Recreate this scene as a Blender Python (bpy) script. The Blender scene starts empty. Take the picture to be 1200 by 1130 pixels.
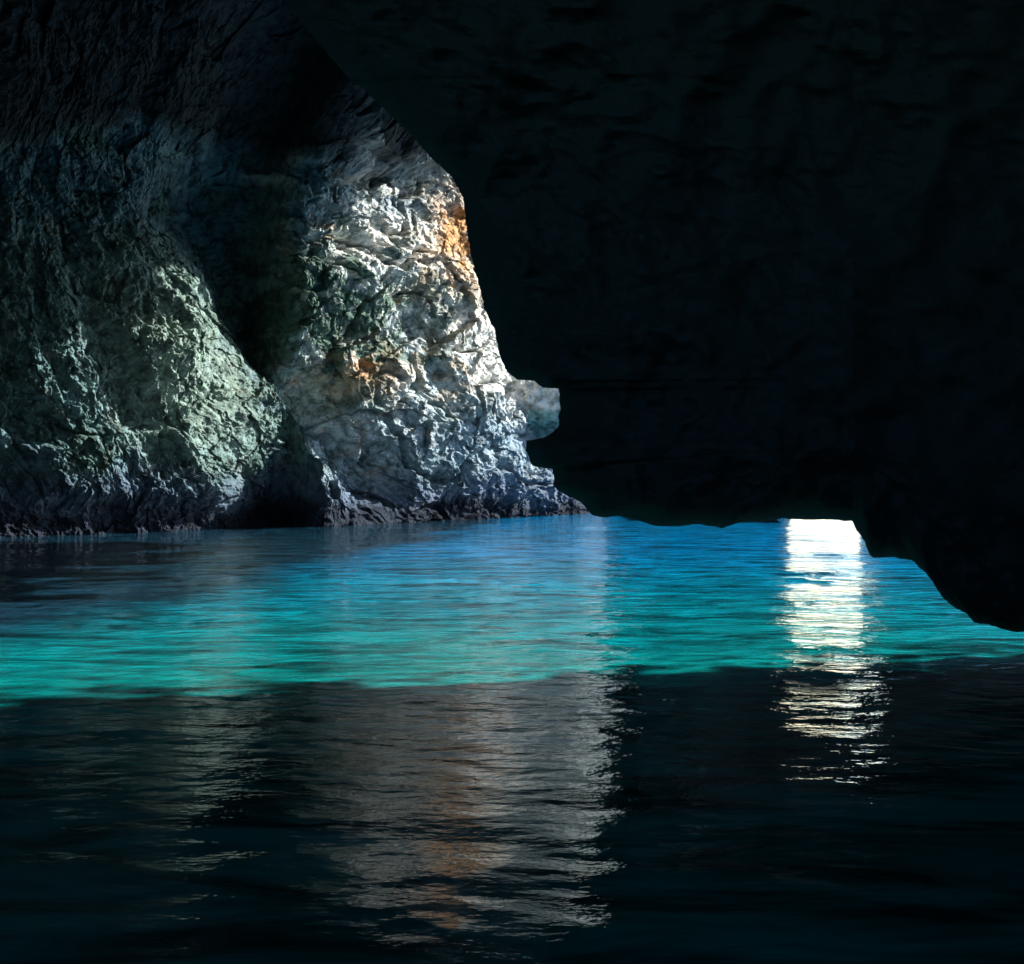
import bpy, math
import numpy as np

R = math.radians
C = bpy.context.scene.collection
F = 1364.0          # focal length in photo pixels (photo is 1200 wide)
CAMH = 2.5
SUN_AZ, SUN_EL = 74.0, 30.0

# ------------------------------------------------------------------ noise
rs = np.random.RandomState(7)
_perm = rs.permutation(256).astype(np.int32)
_perm = np.concatenate([_perm, _perm, _perm])
_g = rs.normal(size=(256, 3)); _g /= np.linalg.norm(_g, axis=1)[:, None]

def pnoise(p):
    """gradient noise, p (N,3) -> about -1..1"""
    pi = np.floor(p).astype(np.int64); pf = p - pi
    u = pf * pf * pf * (pf * (pf * 6 - 15) + 10)
    out = np.zeros(len(p))
    X, Y, Z = (pi[:, 0] & 255), (pi[:, 1] & 255), (pi[:, 2] & 255)
    for i in (0, 1):
        for j in (0, 1):
            for k in (0, 1):
                h = _perm[_perm[_perm[(X + i) & 255] + ((Y + j) & 255)] + ((Z + k) & 255)]
                g = _g[h]
                d = g[:, 0]*(pf[:, 0]-i) + g[:, 1]*(pf[:, 1]-j) + g[:, 2]*(pf[:, 2]-k)
                w = (u[:, 0] if i else 1-u[:, 0]) * (u[:, 1] if j else 1-u[:, 1]) * (u[:, 2] if k else 1-u[:, 2])
                out += d * w
    return out * 1.7

def fbm(p, octs=4, gain=0.5):
    a = 1.0; s = np.zeros(len(p)); f = 1.0
    for o in range(octs):
        s += a * pnoise(p * f + 13.7 * o); a *= gain; f *= 2.03
    return s

def ridged(p, octs=4, gain=0.5):
    a = 1.0; s = np.zeros(len(p)); f = 1.0
    for o in range(octs):
        s += a * (1 - 2 * np.abs(pnoise(p * f + 31.1 * o))); a *= gain; f *= 2.03
    return s

def facets(u, v, seed):
    """angular rock blocks: each jittered cell is a tilted plane; returns height -1..1"""
    rr = np.random.RandomState(seed)
    tab = rr.uniform(-1, 1, (4096, 5))
    iu, iv = np.floor(u).astype(np.int64), np.floor(v).astype(np.int64)
    best = np.full(len(u), 1e9); h = np.zeros(len(u))
    for a in (-1, 0, 1):
        for b in (-1, 0, 1):
            cu, cv = iu + a, iv + b
            t = tab[(cu * 7919 + cv * 104729 + seed * 31) & 4095]
            du = u - (cu + .5 + .48 * t[:, 0]); dv = v - (cv + .5 + .48 * t[:, 1])
            d = du * du + dv * dv
            m = d < best
            best = np.where(m, d, best)
            h = np.where(m, 0.6 * t[:, 2] + 0.9 * (t[:, 3] * du + t[:, 4] * dv), h)
    return h

# ------------------------------------------------------------------ helpers
def grid_faces(nr, nc, wrap=False):
    r = np.arange(nr - 1)[:, None]; c = np.arange(nc if wrap else nc - 1)[None, :]
    c2 = (c + 1) % nc
    a = r * nc + c; b = r * nc + c2; d = (r + 1) * nc + c2; e = (r + 1) * nc + c
    return np.stack([a, b, d, e], -1).reshape(-1, 4)

def make_mesh(name, verts, faces, mat, parent=None, smooth=True, col=None):
    used = np.unique(faces)
    if len(used) < len(verts):
        remap = np.zeros(len(verts), np.int64); remap[used] = np.arange(len(used))
        verts = verts[used]; faces = remap[faces]
        if col is not None: col = col[used]
    me = bpy.data.meshes.new(name)
    n, m = len(verts), len(faces); k = faces.shape[1]
    me.vertices.add(n); me.vertices.foreach_set('co', np.ascontiguousarray(verts, np.float32).ravel())
    me.loops.add(m * k); me.loops.foreach_set('vertex_index', np.ascontiguousarray(faces, np.int32).ravel())
    me.polygons.add(m)
    me.polygons.foreach_set('loop_start', np.arange(0, m * k, k, dtype=np.int32))
    me.polygons.foreach_set('use_smooth', np.full(m, smooth))
    me.update(calc_edges=True)
    if col is not None:
        ca = me.attributes.new('stain_shade', 'FLOAT_COLOR', 'POINT')
        c4 = np.ones((n, 4), np.float32); c4[:, :3] = col
        ca.data.foreach_set('color', c4.ravel())
    me.materials.append(mat)
    o = bpy.data.objects.new(name, me); C.objects.link(o)
    if parent: o.parent = parent
    return o

def P(px, py, d):
    return np.stack([(px - 600) / F * d, d + 0 * px, CAMH - (py - 565) / F * d], -1)

def sstep(a, b, x):
    t = np.clip((x - a) / (b - a), 0, 1); return t * t * (3 - 2 * t)

# ------------------------------------------------------------------ materials
def new_mat(name):
    m = bpy.data.materials.new(name); m.use_nodes = True
    nt = m.node_tree; nt.nodes.clear()
    out = nt.nodes.new('ShaderNodeOutputMaterial'); b = nt.nodes.new('ShaderNodeBsdfPrincipled')
    nt.links.new(b.outputs[0], out.inputs[0])
    return m, nt, b

def rock_material(name, use_stain_shade, base, base2, scale, rough=0.85, bump=0.12):
    m, nt, b = new_mat(name); N = nt.nodes.new; L = nt.links.new
    tc = N('ShaderNodeTexCoord')
    n1 = N('ShaderNodeTexNoise'); n1.inputs['Scale'].default_value = scale; n1.inputs['Detail'].default_value = 10; n1.inputs['Roughness'].default_value = 0.65
    L(tc.outputs['Object'], n1.inputs['Vector'])
    ramp = N('ShaderNodeValToRGB'); L(n1.outputs['Fac'], ramp.inputs[0])
    ramp.color_ramp.elements[0].position = 0.38; ramp.color_ramp.elements[1].position = 0.58
    ramp.color_ramp.elements[0].color = (*base2, 1); ramp.color_ramp.elements[1].color = (*base, 1)
    src = ramp.outputs[0]
    if use_stain_shade:
        at = N('ShaderNodeAttribute'); at.attribute_name = 'stain_shade'
        mx = N('ShaderNodeMix'); mx.data_type = 'RGBA'; mx.blend_type = 'MULTIPLY'; mx.inputs[0].default_value = 1
        L(at.outputs['Color'], mx.inputs[6]); L(src, mx.inputs[7]); src = mx.outputs[2]
    L(src, b.inputs['Base Color'])
    b.inputs['Roughness'].default_value = rough; b.inputs['Specular IOR Level'].default_value = 0.12
    v = N('ShaderNodeTexVoronoi'); v.inputs['Scale'].default_value = 2.2
    L(tc.outputs['Object'], v.inputs['Vector'])
    n2 = N('ShaderNodeTexNoise'); n2.inputs['Scale'].default_value = 7; n2.inputs['Detail'].default_value = 8; n2.inputs['Roughness'].default_value = 0.7
    L(tc.outputs['Object'], n2.inputs['Vector'])
    ad = N('ShaderNodeMath'); ad.operation = 'MULTIPLY_ADD'; ad.inputs[1].default_value = 0.35
    L(v.outputs['Distance'], ad.inputs[0]); L(n2.outputs['Fac'], ad.inputs[2])
    bp = N('ShaderNodeBump'); bp.inputs['Distance'].default_value = bump; bp.inputs['Strength'].default_value = 1.0
    L(ad.outputs[0], bp.inputs['Height']); L(bp.outputs[0], b.inputs['Normal'])
    return m

M_rock = rock_material('limestone', True, (1.0, 1.0, 1.0), (0.30, 0.33, 0.33), 1.6, bump=0.16)
M_dark = rock_material('dark_rock', False, (0.011, 0.038, 0.046), (0.009, 0.032, 0.039), 1.2, rough=0.9)  # one near-black teal for overhang, ceiling and walls
M_blocker = rock_material('blocker_rock', False, (0.04, 0.038, 0.034), (0.02, 0.02, 0.018), 0.2)

def water_material():
    m, nt, b = new_mat('sea_water'); N = nt.nodes.new; L = nt.links.new
    tc = N('ShaderNodeTexCoord'); sp = N('ShaderNodeSeparateXYZ'); L(tc.outputs['Object'], sp.inputs[0])
    nz = N('ShaderNodeTexNoise'); nz.inputs['Scale'].default_value = 0.16; nz.inputs['Detail'].default_value = 4
    L(tc.outputs['Object'], nz.inputs['Vector'])
    # depth of the bottom: pale sand under the middle of the cave, deeper water to seaward; dark unlit water by the cliff painted in
    def madd(a, mul, add):
        q = N('ShaderNodeMath'); q.operation = 'MULTIPLY_ADD'; L(a, q.inputs[0]); q.inputs[1].default_value = mul
        if isinstance(add, (int, float)): q.inputs[2].default_value = add
        else: L(add, q.inputs[2])
        return q.outputs[0]
    yn = madd(nz.outputs['Fac'], 10.0, sp.outputs[1])
    mr = N('ShaderNodeMapRange'); L(yn, mr.inputs[0]); mr.inputs[1].default_value = 20; mr.inputs[2].default_value = 46
    r1 = N('ShaderNodeValToRGB'); L(mr.outputs[0], r1.inputs[0])
    e = r1.color_ramp.elements
    e[0].position = 0.0; e[0].color = (0.001, 0.135, 0.132, 1)
    e[1].position = 1.0; e[1].color = (0.000, 0.120, 0.270, 1)
    k = e.new(0.35); k.color = (0.000, 0.125, 0.175, 1)
    # paler and darker streaks in the water colour, drawn out along the swell
    pm = N('ShaderNodeMapping'); pm.inputs['Scale'].default_value = (0.36, 1.1, 1); pm.inputs['Rotation'].default_value = (0, 0, R(-8)); L(tc.outputs['Object'], pm.inputs[0])
    pn = N('ShaderNodeTexNoise'); pn.inputs['Scale'].default_value = 1.3; pn.inputs['Detail'].default_value = 8; pn.inputs['Roughness'].default_value = 0.62; pn.inputs['Distortion'].default_value = 0.9; L(pm.outputs[0], pn.inputs['Vector'])
    pr = N('ShaderNodeMapRange'); L(pn.outputs['Fac'], pr.inputs[0]); pr.inputs[1].default_value = 0.38; pr.inputs[2].default_value = 0.60; pr.inputs[3].default_value = 0.22; pr.inputs[4].default_value = 1.25
    pmx = N('ShaderNodeMix'); pmx.data_type = 'RGBA'; pmx.blend_type = 'MULTIPLY'; pmx.inputs[0].default_value = 1; L(pr.outputs[0], pmx.inputs[7])
    # water towards the cliff foot painted dark in place of shade
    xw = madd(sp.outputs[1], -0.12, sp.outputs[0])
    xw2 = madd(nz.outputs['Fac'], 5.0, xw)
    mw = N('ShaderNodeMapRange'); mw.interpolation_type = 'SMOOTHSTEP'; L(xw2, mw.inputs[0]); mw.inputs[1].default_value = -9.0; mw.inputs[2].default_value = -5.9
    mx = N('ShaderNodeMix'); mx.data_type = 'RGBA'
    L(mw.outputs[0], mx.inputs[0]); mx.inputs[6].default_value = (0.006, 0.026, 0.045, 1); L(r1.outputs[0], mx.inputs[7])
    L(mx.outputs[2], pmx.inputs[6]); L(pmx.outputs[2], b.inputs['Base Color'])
    b.inputs['Roughness'].default_value = 0.03; b.inputs['IOR'].default_value = 1.33
    b.subsurface_method = 'BURLEY'; b.inputs['Subsurface Weight'].default_value = 0.7; b.inputs['Subsurface Radius'].default_value = (0.15, 1.0, 1.0); b.inputs['Subsurface Scale'].default_value = 0.30
    # fine ripples
    mp = N('ShaderNodeMapping'); mp.inputs['Scale'].default_value = (0.75, 1.3, 1); mp.inputs['Rotation'].default_value = (0, 0, R(12))
    L(tc.outputs['Object'], mp.inputs[0])
    a = N('ShaderNodeTexNoise'); a.inputs['Scale'].default_value = 3.2; a.inputs['Detail'].default_value = 4; a.inputs['Roughness'].default_value = 0.55
    L(mp.outputs[0], a.inputs['Vector'])
    c = N('ShaderNodeTexNoise'); c.inputs['Scale'].default_value = 0.8; c.inputs['Detail'].default_value = 2
    L(mp.outputs[0], c.inputs['Vector'])
    ad = N('ShaderNodeMath'); ad.operation = 'MULTIPLY_ADD'; L(c.outputs['Fac'], ad.inputs[0]); ad.inputs[1].default_value = 2.0; L(a.outputs['Fac'], ad.inputs[2])
    bp = N('ShaderNodeBump'); bm = N('ShaderNodeMapRange'); L(sp.outputs[1], bm.inputs[0]); bm.inputs[1].default_value = 8; bm.inputs[2].default_value = 24; bm.inputs[3].default_value = 0.011; bm.inputs[4].default_value = 0.070; L(bm.outputs[0], bp.inputs['Distance'])
    L(ad.outputs[0], bp.inputs['Height']); L(bp.outputs[0], b.inputs['Normal'])
    return m
M_water = water_material()

# ------------------------------------------------------------------ water
def build_water():
    th = np.concatenate([np.radians(np.linspace(-30, 30, 900)), np.radians(np.linspace(30, 330, 90))[1:-1]])
    py = np.linspace(1190, 575, 720)
    rad = CAMH * F / (py - 565)
    rad = np.concatenate([[0.001, 1.5, 3, 4.2], rad, np.geomspace(360, 6000, 24)])
    T, Rr = np.meshgrid(th, rad)
    x = (np.sin(T) * Rr).ravel(); y = (np.cos(T) * Rr).ravel(); r = Rr.ravel()
    spacing = np.maximum(r * r / (CAMH * F), 0.004 + r * 0.0012)
    z = np.zeros_like(x)
    rr = np.random.RandomState(3)
    nw = 110
    lam = np.geomspace(0.28, 7.0, nw)
    for i in range(nw):
        l = lam[i]; k = 2 * math.pi / l
        ang = R(rr.normal(80, 42))
        slope = 0.0085 * (l / 1.0) ** 0.10 if l < 1.6 else 0.0075 * (1.6 / l) ** 0.5
        amp = slope / k
        w = sstep(2.2, 4.5, l / spacing)
        ph = rr.uniform(0, 6.283)
        arg = k * (x * math.cos(ang) + y * math.sin(ang)) + ph
        z += amp * w * np.sin(arg)
    env = 0.75 + 0.85 * fbm(np.stack([x * 0.10, y * 0.16, 0 * x], -1), 3)
    env = np.clip(env, 0.2, 1.6)
    z *= env * (0.46 + 0.84 * sstep(10, 20, r))
    z *= np.where((np.abs(T.ravel()) > R(30.5)) & (T.ravel() < R(329.5)), 0, 1)
    v = np.stack([x, y, z], -1)
    f = grid_faces(len(rad), len(th), wrap=True)[:, ::-1]
    o = make_mesh('water', v, f, M_water)
    o['kind'] = 'structure'
build_water()

# ------------------------------------------------------------------ the lit cliff
cx = np.array([-900, -400, 0, 100, 200, 240, 275, 315, 345, 400, 450, 600, 690, 712, 740])
cd = np.array([30, 42, 53, 56, 59, 62, 66.5, 68, 64.5, 67, 71, 84, 92, 108, 150.])

def gauss(px, py, x0, y0, sx, sy, ang=0):
    a = R(ang); dx, dy = px - x0, py - y0
    u = dx * math.cos(a) + dy * math.sin(a); v = -dx * math.sin(a) + dy * math.cos(a)
    return np.exp(-0.5 * ((u / sx) ** 2 + (v / sy) ** 2))

def cliff_surface(px, py):
    D = sum(np.interp(px + o, cx, cd) for o in (-18, -9, 0, 9, 18)) / 5
    base = P(px, py, D)
    s = (px - 600) / F * 68.0                       # metres along the face
    z = -(py - 565) / F * 68.0
    a = R(62)                                       # strata dip down to the right
    al = s * math.cos(a) - z * math.sin(a); ac = s * math.sin(a) + z * math.cos(a)
    q = np.stack([ac, al * 0.38, 0 * s], -1)
    q0 = np.stack([s, z, 0 * s + 5], -1)
    warp = 0.5 * fbm(q0 * 0.25, 3)
    qw = q + np.stack([warp * 0.8, warp * 0.8, warp * 0], -1)
    r = np.zeros_like(px)
    r += 1.3 * fbm(q0 * 0.11 + 3, 2)
    r += 0.45 * ridged(qw * 0.30 + 9, 2)
    r += 0.10 * ridged(qw * 0.85 + 2, 2)
    j = 0.16 * fbm(q0 * 0.9 + 7, 3)
    u0, v0 = ac + warp * 0.3 + j, al * 0.62 + warp * 0.3 - j
    rgt = sstep(290, 380, px)
    r += (0.3 + 0.7 * rgt) * 1.3 * facets(u0 * 0.15 + 40, v0 * 0.17 + 40, 9)
    r += (0.45 + 0.55 * rgt) * 0.80 * facets(u0 * 0.36, v0 * 0.36, 1)
    r += (0.55 + 0.45 * rgt) * 0.30 * facets(u0 * 0.9, v0 * 0.9, 2)
    r += 0.17 * facets(u0 * 2.1, v0 * 2.0, 3)
    r += 0.07 * facets(u0 * 4.5, v0 * 4.5, 4)
    r += 0.05 * ridged(np.stack([s, z * 0.8, 0 * s], -1) * 3.3, 3)
    ck = np.clip(1 - 9 * np.abs(pnoise(np.stack([u0 * .42, v0 * .55, 0 * s + 77], -1))), 0, 1)
    r -= (0.35 + 0.45 * rgt) * ck * sstep(-.3, .3, pnoise(q0 * .3 + 55))
    ck2 = np.clip(1 - 6 * np.abs(pnoise(np.stack([u0 * 1.1, v0 * 1.3, 0 * s + 37], -1))), 0, 1)
    r -= 0.20 * ck2 * sstep(-.3, .3, pnoise(q0 * .5 + 95))
    tb = ac * 0.85 + 0.55 * fbm(q0 * 0.35 + 11, 4)
    saw = tb - np.floor(tb); saw = np.where(saw < 0.8, saw / 0.8, (1 - saw) / 0.2)
    r += 0.26 * saw * sstep(-.35, .35, fbm(q0 * 0.4 + 71, 2))
    tb = ac * 2.3 + 0.7 * fbm(q0 * 0.8 + 17, 3)
    saw = tb - np.floor(tb); saw = np.where(saw < 0.75, saw / 0.75, (1 - saw) / 0.25)
    r += 0.10 * saw * sstep(-.3, .3, fbm(q0 * 0.9 + 31, 2))
    r += 0.075 * fbm(q0 * 3.6 + 41, 3)
    # sculpted masses
    r += 1.2 * gauss(px, py, 175, 430, 75, 120, -12)
    r += 0.9 * gauss(px, py, 45, 400, 38, 120, -8)
    r -= 0.9 * gauss(px, py, 110, 400, 14, 110, -20)
    r -= 3.0 * gauss(px, py, 285, 320, 32, 85, -18)
    r -= 2.6 * gauss(px, py, 205, 245, 30, 40, 0)
    r -= 4.2 * gauss(px, py, 385, 495, 25, 95, -32)
    r += 2.6 * gauss(px, py, 300, 490, 36, 85, -38)
    r += 2.2 * gauss(px, py, 480, 300, 70, 50, 0)
    r += 1.0 * gauss(px, py, 350, 345, 26, 30, 0)
    r += 1.5 * gauss(px, py, 520, 400, 40, 80, -20)
    r += 1.4 * gauss(px, py, 560, 520, 50, 40, 20)
    r -= 1.6 * gauss(px, py, 8, 540, 18, 40, 0)
    r -= 1.2 * gauss(px, py, 410, 285, 22, 12, 20)
    for (x0, y0, sx, sy, an) in ((468, 148, 38, 5, 38), (425, 105, 26, 4, 42), (322, 212, 20, 5, 15), (430, 200, 26, 5, 48)):
        r += 1.0 * gauss(px, py, x0, y0, sx, sy, an)
    # ledge step across the face above the water
    st = 500 + 14 * np.sin(px / 47.0) + 10 * np.sin(px / 23.0)
    r += (1 - sstep(250, 330, px)) * 0.9 * sstep(st - 6, st + 10, py) * (1 - sstep(575, 600, py))
    # vault springing above the lit face
    top = np.interp(px, [-300, 0, 150, 320, 400, 540, 760], [215, 190, 150, 190, 205, 205, 150])
    top = top + 14 * pnoise(np.stack([px / 40.0, 0 * px, 0 * px + 2], -1))
    up = np.clip(top - py, 0, None)
    r += up * 0.05 + 1.1 * sstep(0, 10, up) * sstep(330, 400, px)
    # undercut at the waterline
    r = r * (1 - 0.35 * sstep(575, 612, py))
    n = np.array([0.66, -0.75, 0.0])
    v = base + r[:, None] * n
    return v

def cliff_colour(px, py, v):
    s = (px - 600) / F * 68.0; z = -(py - 565) / F * 68.0
    q = np.stack([s, z, 0 * s + 1.3], -1)
    a = fbm(q * 0.35, 4) + 0.0; b_ = fbm(q * 0.6 + 20, 4); c_ = fbm(q * 0.9 + 40, 3)
    stone = np.array([0.38, 0.44, 0.44]); green = np.array([0.20, 0.29, 0.21]); ochre = np.array([0.50, 0.27, 0.12])
    grey = np.array([0.26, 0.33, 0.37]); yel = np.array([0.46, 0.43, 0.24]); white = np.array([0.75, 0.72, 0.66])
    col = np.repeat(stone[None], len(px), 0)
    def mixin(cl, w):
        nonlocal col
        w = np.clip(w, 0, 1)[:, None]; col = col * (1 - w) + cl * w
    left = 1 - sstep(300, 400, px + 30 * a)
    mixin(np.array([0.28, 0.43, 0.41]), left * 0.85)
    mixin(yel, left * gauss(px, py, 240, 440, 55, 80) * 0.5)
    mixin(green, sstep(0.0, 0.6, a) * 0.7)
    mixin(grey, sstep(0.1, 0.6, b_) * 0.6)
    mixin(ochre, sstep(0.35, 0.7, c_) * 0.6 * (0.4 + 0.6 * (1 - left)))
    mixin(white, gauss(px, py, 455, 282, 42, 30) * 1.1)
    mixin(white, gauss(px, py, 560, 410, 28, 75, -20) * 1.3)  # sunlit right edge of the buttress painted white
    mixin(ochre, gauss(px, py, 425, 435, 22, 22) * (0.8 + 0.6 * c_))
    mixin(grey, gauss(px, py, 465, 240, 26, 14) * 0.9)
    mixin(grey * 1.1, gauss(px, py, 560, 520, 50, 35) * 0.8)
    mixin(np.array([0.09, 0.15, 0.12]), sstep(-0.15, 0.35, fbm(q * 0.75 + 60, 4) + 0.9 * gauss(px, py, 385, 365, 75, 38) - 0.3) * gauss(px, py, 385, 380, 100, 95) * 1.3)
    col = col * (1 - left[:, None] * np.array([0.66, 0.58, 0.54]))  # left face dimmed in the colour, standing for weaker light
    mixin(np.array([0.25, 0.33, 0.28]), gauss(px, py, 175, 410, 50, 85, -12) * 0.9)  # lit area of the left face painted paler
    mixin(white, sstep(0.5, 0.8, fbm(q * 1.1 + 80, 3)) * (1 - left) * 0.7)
    mixin(np.array([0.19, 0.26, 0.31]), sstep(455, 520, py + 25 * a) * (1 - left) * (0.65 - 0.5 * b_))
    mixin(ochre, gauss(px, py, 526, 282, 26, 42) * (0.7 + 0.5 * c_) * 1.6)
    mixin(np.array([0.42, 0.27, 0.15]), (gauss(px, py, 440, 440, 45, 30) + gauss(px, py, 515, 440, 18, 30) + gauss(px, py, 505, 340, 30, 14)) * sstep(-.25, .35, fbm(q * 1.3 + 33, 3)) * 0.45)
    # dark wet weed-grown rock at the foot; shade under the roof above painted near-black
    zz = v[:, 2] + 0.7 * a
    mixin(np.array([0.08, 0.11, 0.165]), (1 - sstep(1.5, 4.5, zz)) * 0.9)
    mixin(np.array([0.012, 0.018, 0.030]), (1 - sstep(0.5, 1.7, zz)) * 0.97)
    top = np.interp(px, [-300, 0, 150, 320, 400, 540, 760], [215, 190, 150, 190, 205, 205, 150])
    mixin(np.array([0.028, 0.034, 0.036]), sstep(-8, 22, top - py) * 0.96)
    for (x0, y0, sx, sy, an) in ((468, 148, 38, 5, 38), (425, 105, 26, 4, 42), (322, 212, 20, 5, 15), (345, 190, 10, 4, 50), (430, 200, 26, 5, 48)):
        mixin(np.array([0.6, 0.58, 0.52]), gauss(px, py, x0, y0, sx, sy, an) * (0.6 + 0.9 * c_) * 1.3)  # sunlit streaks high on the cliff painted pale
    return col

NX, NY = 1050, 800
gx = np.concatenate([np.linspace(-900, -30, 120)[:-1], np.linspace(-30, 716, NX)])
gy = np.concatenate([np.linspace(-420, -10, 90)[:-1], np.linspace(-10, 640, NY), np.linspace(640, 720, 8)[1:]])
GX, GY = np.meshgrid(gx, gy); gxf, gyf = GX.ravel(), GY.ravel()
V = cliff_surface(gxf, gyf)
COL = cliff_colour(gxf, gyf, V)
FC = grid_faces(len(gy), len(gx))[:, ::-1]
fx = gxf[FC].mean(1); fy = gyf[FC].mean(1)
fn = 10 * pnoise(np.stack([fx / 22, fy / 22, 0 * fx], -1))
seam = np.interp(fy, [-420, 150, 250, 400, 500, 620, 720], [250, 300, 320, 345, 385, 450, 470]) + fn
foot = fy > 580 + fn * 0.7
butt = (fx > seam) & ~foot
face = (fx <= seam) & ~foot

cliff = bpy.data.objects.new('rock_cliff', None); C.objects.link(cliff)
cliff.location = (-8, 70, 0)
cliff['label'] = 'pale craggy limestone cliff lit by sunlight, rising from the blue water on the left'
cliff['category'] = 'cliff'
Vl = V - np.array([-8, 70, 0])
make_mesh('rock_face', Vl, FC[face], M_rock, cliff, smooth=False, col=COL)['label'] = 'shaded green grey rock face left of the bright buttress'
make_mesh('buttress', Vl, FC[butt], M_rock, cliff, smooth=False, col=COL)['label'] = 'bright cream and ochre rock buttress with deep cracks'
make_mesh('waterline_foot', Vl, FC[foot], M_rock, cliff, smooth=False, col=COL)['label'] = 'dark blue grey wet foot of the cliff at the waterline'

# ledge block sticking out of the buttress
def ledge():
    nu, nv = 160, 120
    u = np.linspace(0, 2 * math.pi, nu, endpoint=False); w = np.linspace(-math.pi / 2, math.pi / 2, nv)
    U, W = np.meshgrid(u, w); U, W = U.ravel(), W.ravel()
    def pw(c, e): return np.sign(c) * np.abs(c) ** e
    X = pw(np.cos(W), .55) * pw(np.cos(U), .6); Y = pw(np.cos(W), .55) * pw(np.sin(U), .8); Z = pw(np.sin(W), .6)
    d = 84.0
    cx0, cz0 = (636 - 600) / F * d, CAMH - (480 - 565) / F * d
    sz = 1.0 - 0.25 * X
    p = np.stack([cx0 + 2.9 * X, d + 1.6 * Y, cz0 + 1.75 * Z * (0.8 + .25 * X) - 0.25 * X + 0.1], -1)
    nrm = np.stack([X, Y, Z], -1)
    p += nrm * (0.42 * ridged(p * 0.7, 4) + 0.12 * ridged(p * 2.6, 3))[:, None]
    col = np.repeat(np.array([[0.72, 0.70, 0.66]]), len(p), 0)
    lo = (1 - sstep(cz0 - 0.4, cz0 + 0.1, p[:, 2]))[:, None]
    col = col * (1 - lo) + np.array([0.20, 0.34, 0.33]) * lo  # shade on the lower half of the ledge painted teal
    make_mesh('ledge', p - np.array([-8, 70, 0]), grid_faces(nv, nu, wrap=True), M_rock, cliff, smooth=False, col=col)['label'] = 'blunt rock ledge with pale top and teal-painted shade below'
ledge()

# ------------------------------------------------------------------ dark hanging rock in front, right
def resample(pts, n):
    pts = np.array(pts, float); seg = np.r_[0, np.cumsum(np.linalg.norm(np.diff(pts, axis=0), axis=1))]
    t = np.linspace(0, seg[-1], n)
    return np.stack([np.interp(t, seg, pts[:, 0]), np.interp(t, seg, pts[:, 1])], -1), t

outline = [(90, -900), (150, -320), (260, -120), (330, 0), (400, 82), (440, 118), (482, 158), (505, 185), (530, 208), (543, 232), (546, 262), (552, 300), (560, 330),
           (568, 362), (580, 388), (585, 415), (594, 436), (606, 445), (622, 443), (636, 455), (648, 453), (655, 456), (656, 480), (654, 502), (640, 512),
           (617, 517), (616, 528), (624, 546), (646, 550), (650, 556), (649, 570), (662, 580), (680, 588), (692, 602), (705, 607), (724, 605),
           (745, 609), (768, 617), (795, 617), (818, 614), (846, 619), (866, 613), (885, 611), (915, 608), (945, 609), (975, 609), (999, 611),
           (1004, 622), (1012, 633), (1019, 650), (1024, 654), (1045, 653), (1069, 657), (1084, 671), (1095, 684), (1104, 700), (1118, 712),
           (1134, 720), (1140, 729), (1160, 733), (1185, 740), (1200, 741), (1235, 752), (1290, 790), (1700, 800), (1700, -900), (90, -900)]
def overhang():
    o, t = resample(outline, 4200)
    j = np.stack([t / 9.0, 0 * t, 0 * t], -1)
    vis = sstep(0, 1, (o[:, 0] > 0) * 1.0)
    o[:, 0] += 1.3 * fbm(j, 3); o[:, 1] += 1.1 * fbm(j + 50, 3) * np.where(o[:, 1] > 590, .8, 1)
    # closing line high above the frame
    n = len(o)
    c = np.stack([np.full(n, 1000.0), np.clip(o[:, 1], -500, 520)], -1)
    nt = 120
    tt = np.linspace(0, 1, nt) ** 1.7
    def sheet(side):
        vs = []
        for a in tt:
            q = o * (1 - a) + c * a
            k = (q[:, 0] - 600) / F
            D = 13.8 / (1 - 0.35 * np.minimum(k, 0.44))
            sx = k * D
            off = (1 - math.exp(-a * 9)) * 1.5 + a * 1.0
            pp = np.stack([sx, CAMH - (q[:, 1] - 565) / F * D, 0 * sx + side], -1)
            rel = 0.30 * ridged(pp * 0.45, 3) + 0.16 * ridged(pp * 1.4, 3)
            D2 = D + side * (1.0 if side < 0 else 0.15) * (off + rel * min(1, a * 25))
            vs.append(P(q[:, 0], q[:, 1], D) * 0 + np.stack([sx * np.where((q[:, 0] > 600) | (side < 0), D2 / D, 1.0) , D2, CAMH - (q[:, 1] - 565) / F * (D2 if side < 0 else D)], -1))
        return np.concatenate(vs)
    f1 = sheet(-1); f2 = sheet(1)
    fa = grid_faces(nt, n); fb = fa[:, ::-1] + len(f1)
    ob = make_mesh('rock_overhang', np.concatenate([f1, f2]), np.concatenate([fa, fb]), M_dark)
    ob['label'] = 'black unlit rock overhang on the right, its edge low above the bright glare'
    ob['category'] = 'rock overhang'
overhang()

# ------------------------------------------------------------------ ceiling and walls of the cave, plus added unseen light blockers
def rough_sheet(name, fn, nu, nv, mat=M_dark, amp=0.8, seed=0, jag=0.0):
    U, W = np.meshgrid(np.linspace(0, 1, nu), np.linspace(0, 1, nv)); U, W = U.ravel(), W.ravel()
    p = fn(U, W)
    if jag:
        p[:, 1] += jag * (ridged(np.stack([p[:, 2] * 1.9, p[:, 2] * 0, p[:, 1] * .1], -1), 4) - 0.3) * np.clip((30 - p[:, 1]) / 8, 0, 1)
    d = amp * np.stack([fbm(p * 0.16 + seed, 4), fbm(p * 0.16 + seed + 9, 4), fbm(p * 0.16 + seed + 19, 4)], -1)
    o = make_mesh(name, p + d, grid_faces(nv, nu), mat)
    o['kind'] = 'structure'
    return o

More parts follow.
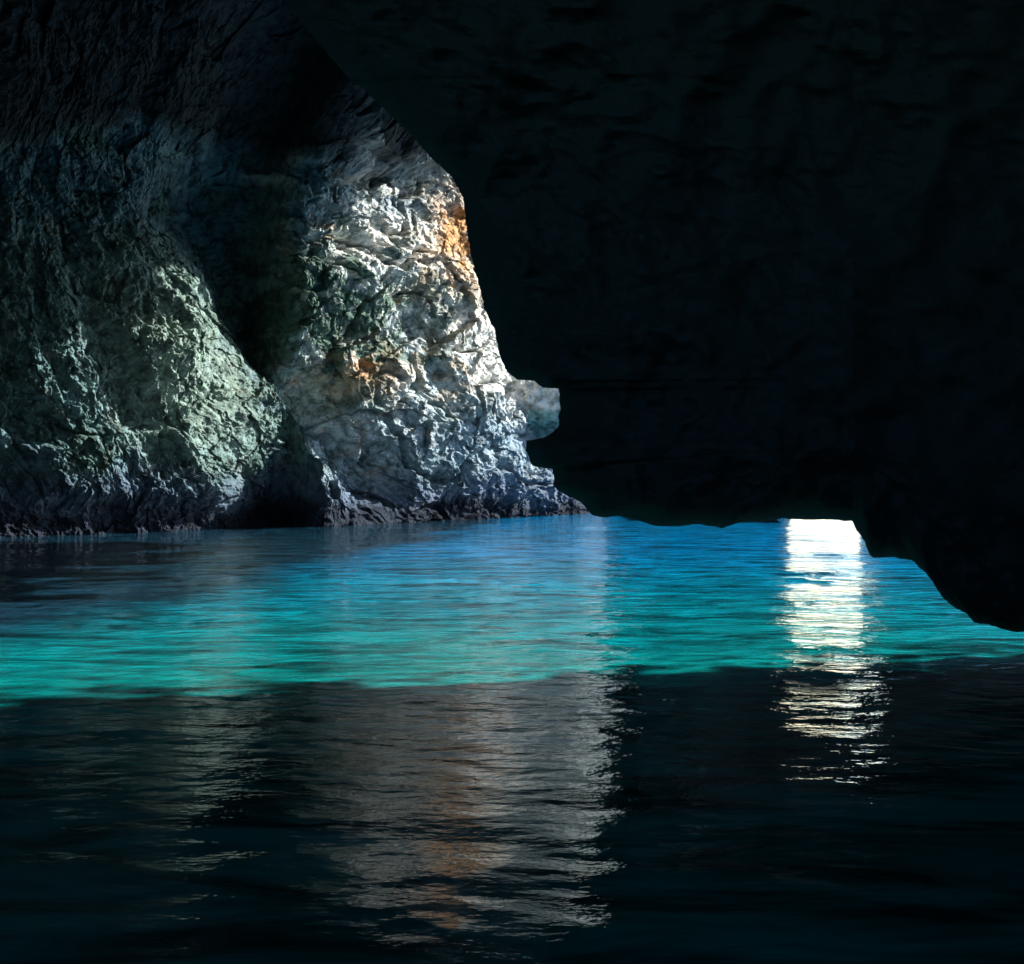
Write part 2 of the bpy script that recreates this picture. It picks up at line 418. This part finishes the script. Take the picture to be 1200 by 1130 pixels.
def roof_z(x, y):
    return 16.0 + 28.0 * sstep(10, 58, y)
def f_ceiling(u, w):
    x = -48 + u * 64; y = -26 + w * 190
    return np.stack([x, y, roof_z(x, y)], -1)
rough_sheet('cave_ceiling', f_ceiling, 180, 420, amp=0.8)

def ribbon(plan, z0, z1, lid=None):
    pl = np.array(plan, float); seg = np.r_[0, np.cumsum(np.linalg.norm(np.diff(pl[:, :2], axis=0), axis=1))]; seg /= seg[-1]
    def f(u, w):
        x = np.interp(u, seg, pl[:, 0]); y = np.interp(u, seg, pl[:, 1])
        a = np.interp(y, *z0) if isinstance(z0, tuple) else z0
        b = roof_z(x, y) + 1.5 if z1 is None else z1
        if lid is not None: b = np.where(y < -15, lid, b)  # rear wall cut low, unseen gap added for sky fill
        return np.stack([x, y, a + (b - a) * w], -1)
    return f
rough_sheet('cave_wall', ribbon([(-46, 55), (-42, 30), (-36, 5), (-30, -20), (-10, -24), (12, -22), (14, 0), (12, 13), (11, 17.5)], -3, None, 7.0), 400, 90, seed=4)
rim = ([16, 30, 53, 58, 62, 67, 72, 76, 82, 88, 98, 103, 170], [14.5, 15.5, 15.5, 19, 29, 31.5, 31, 34, 34, 33.5, 33, -2, -2])
def gobo_wall():
    """unseen gobo wall added seaward, its opening cut to shape the sunlight"""
    ys = np.concatenate([np.arange(17.2, 24, 0.055), np.arange(24, 58, 0.4), np.arange(58, 104, 0.16), np.arange(104, 165, 1.0)])
    zs = np.concatenate([np.arange(-2, 16, 0.055), np.arange(16, 48, 0.16)])
    Y, Z = np.meshgrid(ys, zs); Y, Z = Y.ravel(), Z.ravel()
    X = 15 + 0.5 * fbm(np.stack([0 * Y, Y * .3, Z * .3], -1), 3)
    v = np.concatenate([np.stack([X, Y, Z], -1)])
    f = grid_faces(len(zs), len(ys))
    fy, fz = Y[f].mean(1), Z[f].mean(1)
    q = np.stack([fy * 1.1, fz * 0.9, 0 * fy], -1)
    edge = 19.1 + 0.8 * fbm(q * np.array([0, 1, 0]) + 3, 2) + 0.8 * fbm(q * 1.2 + 8, 2) + 1.3 * fbm(q * 2.6 + 8, 2)
    solid = (fy < edge) & (fy < 24)
    top = np.interp(fy, *rim) + 2.2 * fbm(np.stack([fy * .45, fz * .45, 0 * fy + 4], -1), 4)
    solid |= fz > top
    o = make_mesh('gobo_side_wall', v, f[solid], M_dark); o['kind'] = 'structure'
    m = o.modifiers.new('thickness', 'SOLIDIFY'); m.thickness = 0.12
gobo_wall()
rough_sheet('gobo_side_wall', lambda u, w: np.stack([8 + 7.1 * u, 15.4 + 1.9 * u, -2 + 22 * w], -1), 60, 90, amp=0.3, seed=8)  # unseen filler between gobo and overhang, blocking light
# low sill added out of view to cut sky light from seaward
rough_sheet('gobo_side_wall', lambda u, w: np.stack([15.3 + 0.8 * w, 70 + u * 70, -2 + w * (2.2 + 4.8 * sstep(0.0, 0.12, u))], -1), 300, 24, amp=0.7, seed=12)
# unseen masses added outside to block sky and shape the glare
def blocker_mass(name, x0, x1, y, h, seed, zb=-2):
    def f(u, w):
        x = x0 + (x1 - x0) * u
        prof = np.clip(np.minimum(u, 1 - u) * 30, 0, 1) ** 0.6
        a = w * math.pi
        return np.stack([x, y - 14 * np.cos(a), zb + (h * (0.75 + 0.35 * fbm(np.stack([u * 4, 0 * u, 0 * u + seed], -1), 3)) * prof) * np.sin(a)], -1)
    rough_sheet(name, f, 200, 60, M_blocker, amp=1.5, seed=seed)
blocker_mass('sky_blocker', 6, 33.5, 150, 16, 1)
blocker_mass('sky_blocker', 6, 39.5, 153, 120, 3, zb=6.5)
blocker_mass('sky_blocker', 30, 56, 152, 100, 5, zb=15.5)
blocker_mass('sky_blocker', 49.0, 170, 150, 120, 2)

# ------------------------------------------------------------------ light, sky, camera
w = bpy.data.worlds.new('World'); bpy.context.scene.world = w; w.use_nodes = True
nt = w.node_tree; bg = nt.nodes['Background']
sky = nt.nodes.new('ShaderNodeTexSky'); sky.sky_type = 'NISHITA'; sky.sun_disc = False
sky.sun_elevation = R(SUN_EL); sky.sun_rotation = R(SUN_AZ)
sky.dust_density = 0.3; sky.ozone_density = 2.0
nt.links.new(sky.outputs[0], bg.inputs[0]); bg.inputs[1].default_value = 0.12

sl = bpy.data.lights.new('sun', 'SUN'); sl.energy = 5.0; sl.angle = R(0.5); sl.color = (1, 0.97, 0.91)
so = bpy.data.objects.new('sun', sl); C.objects.link(so)
from mathutils import Vector
sd = Vector((math.sin(R(SUN_AZ)) * math.cos(R(SUN_EL)), math.cos(R(SUN_AZ)) * math.cos(R(SUN_EL)), math.sin(R(SUN_EL))))
so.rotation_euler = sd.to_track_quat('Z', 'Y').to_euler()

cam = bpy.data.cameras.new('camera'); co = bpy.data.objects.new('camera', cam); C.objects.link(co)
co.location = (0, 0, CAMH); co.rotation_euler = (R(90), 0, 0)
cam.sensor_fit = 'HORIZONTAL'; cam.sensor_width = 36; cam.lens = 36 * F / 1200
cam.clip_start = 0.05; cam.clip_end = 10000
sc = bpy.context.scene; sc.camera = co
sc.view_settings.view_transform = 'Standard'; sc.view_settings.look = 'None'
sc.view_settings.exposure = 1.9; sc.view_settings.gamma = 1
sc.cycles.use_denoising = True
sc.cycles.max_bounces = 8; sc.cycles.diffuse_bounces = 5; sc.cycles.glossy_bounces = 4
sc.cycles.sample_clamp_indirect = 6
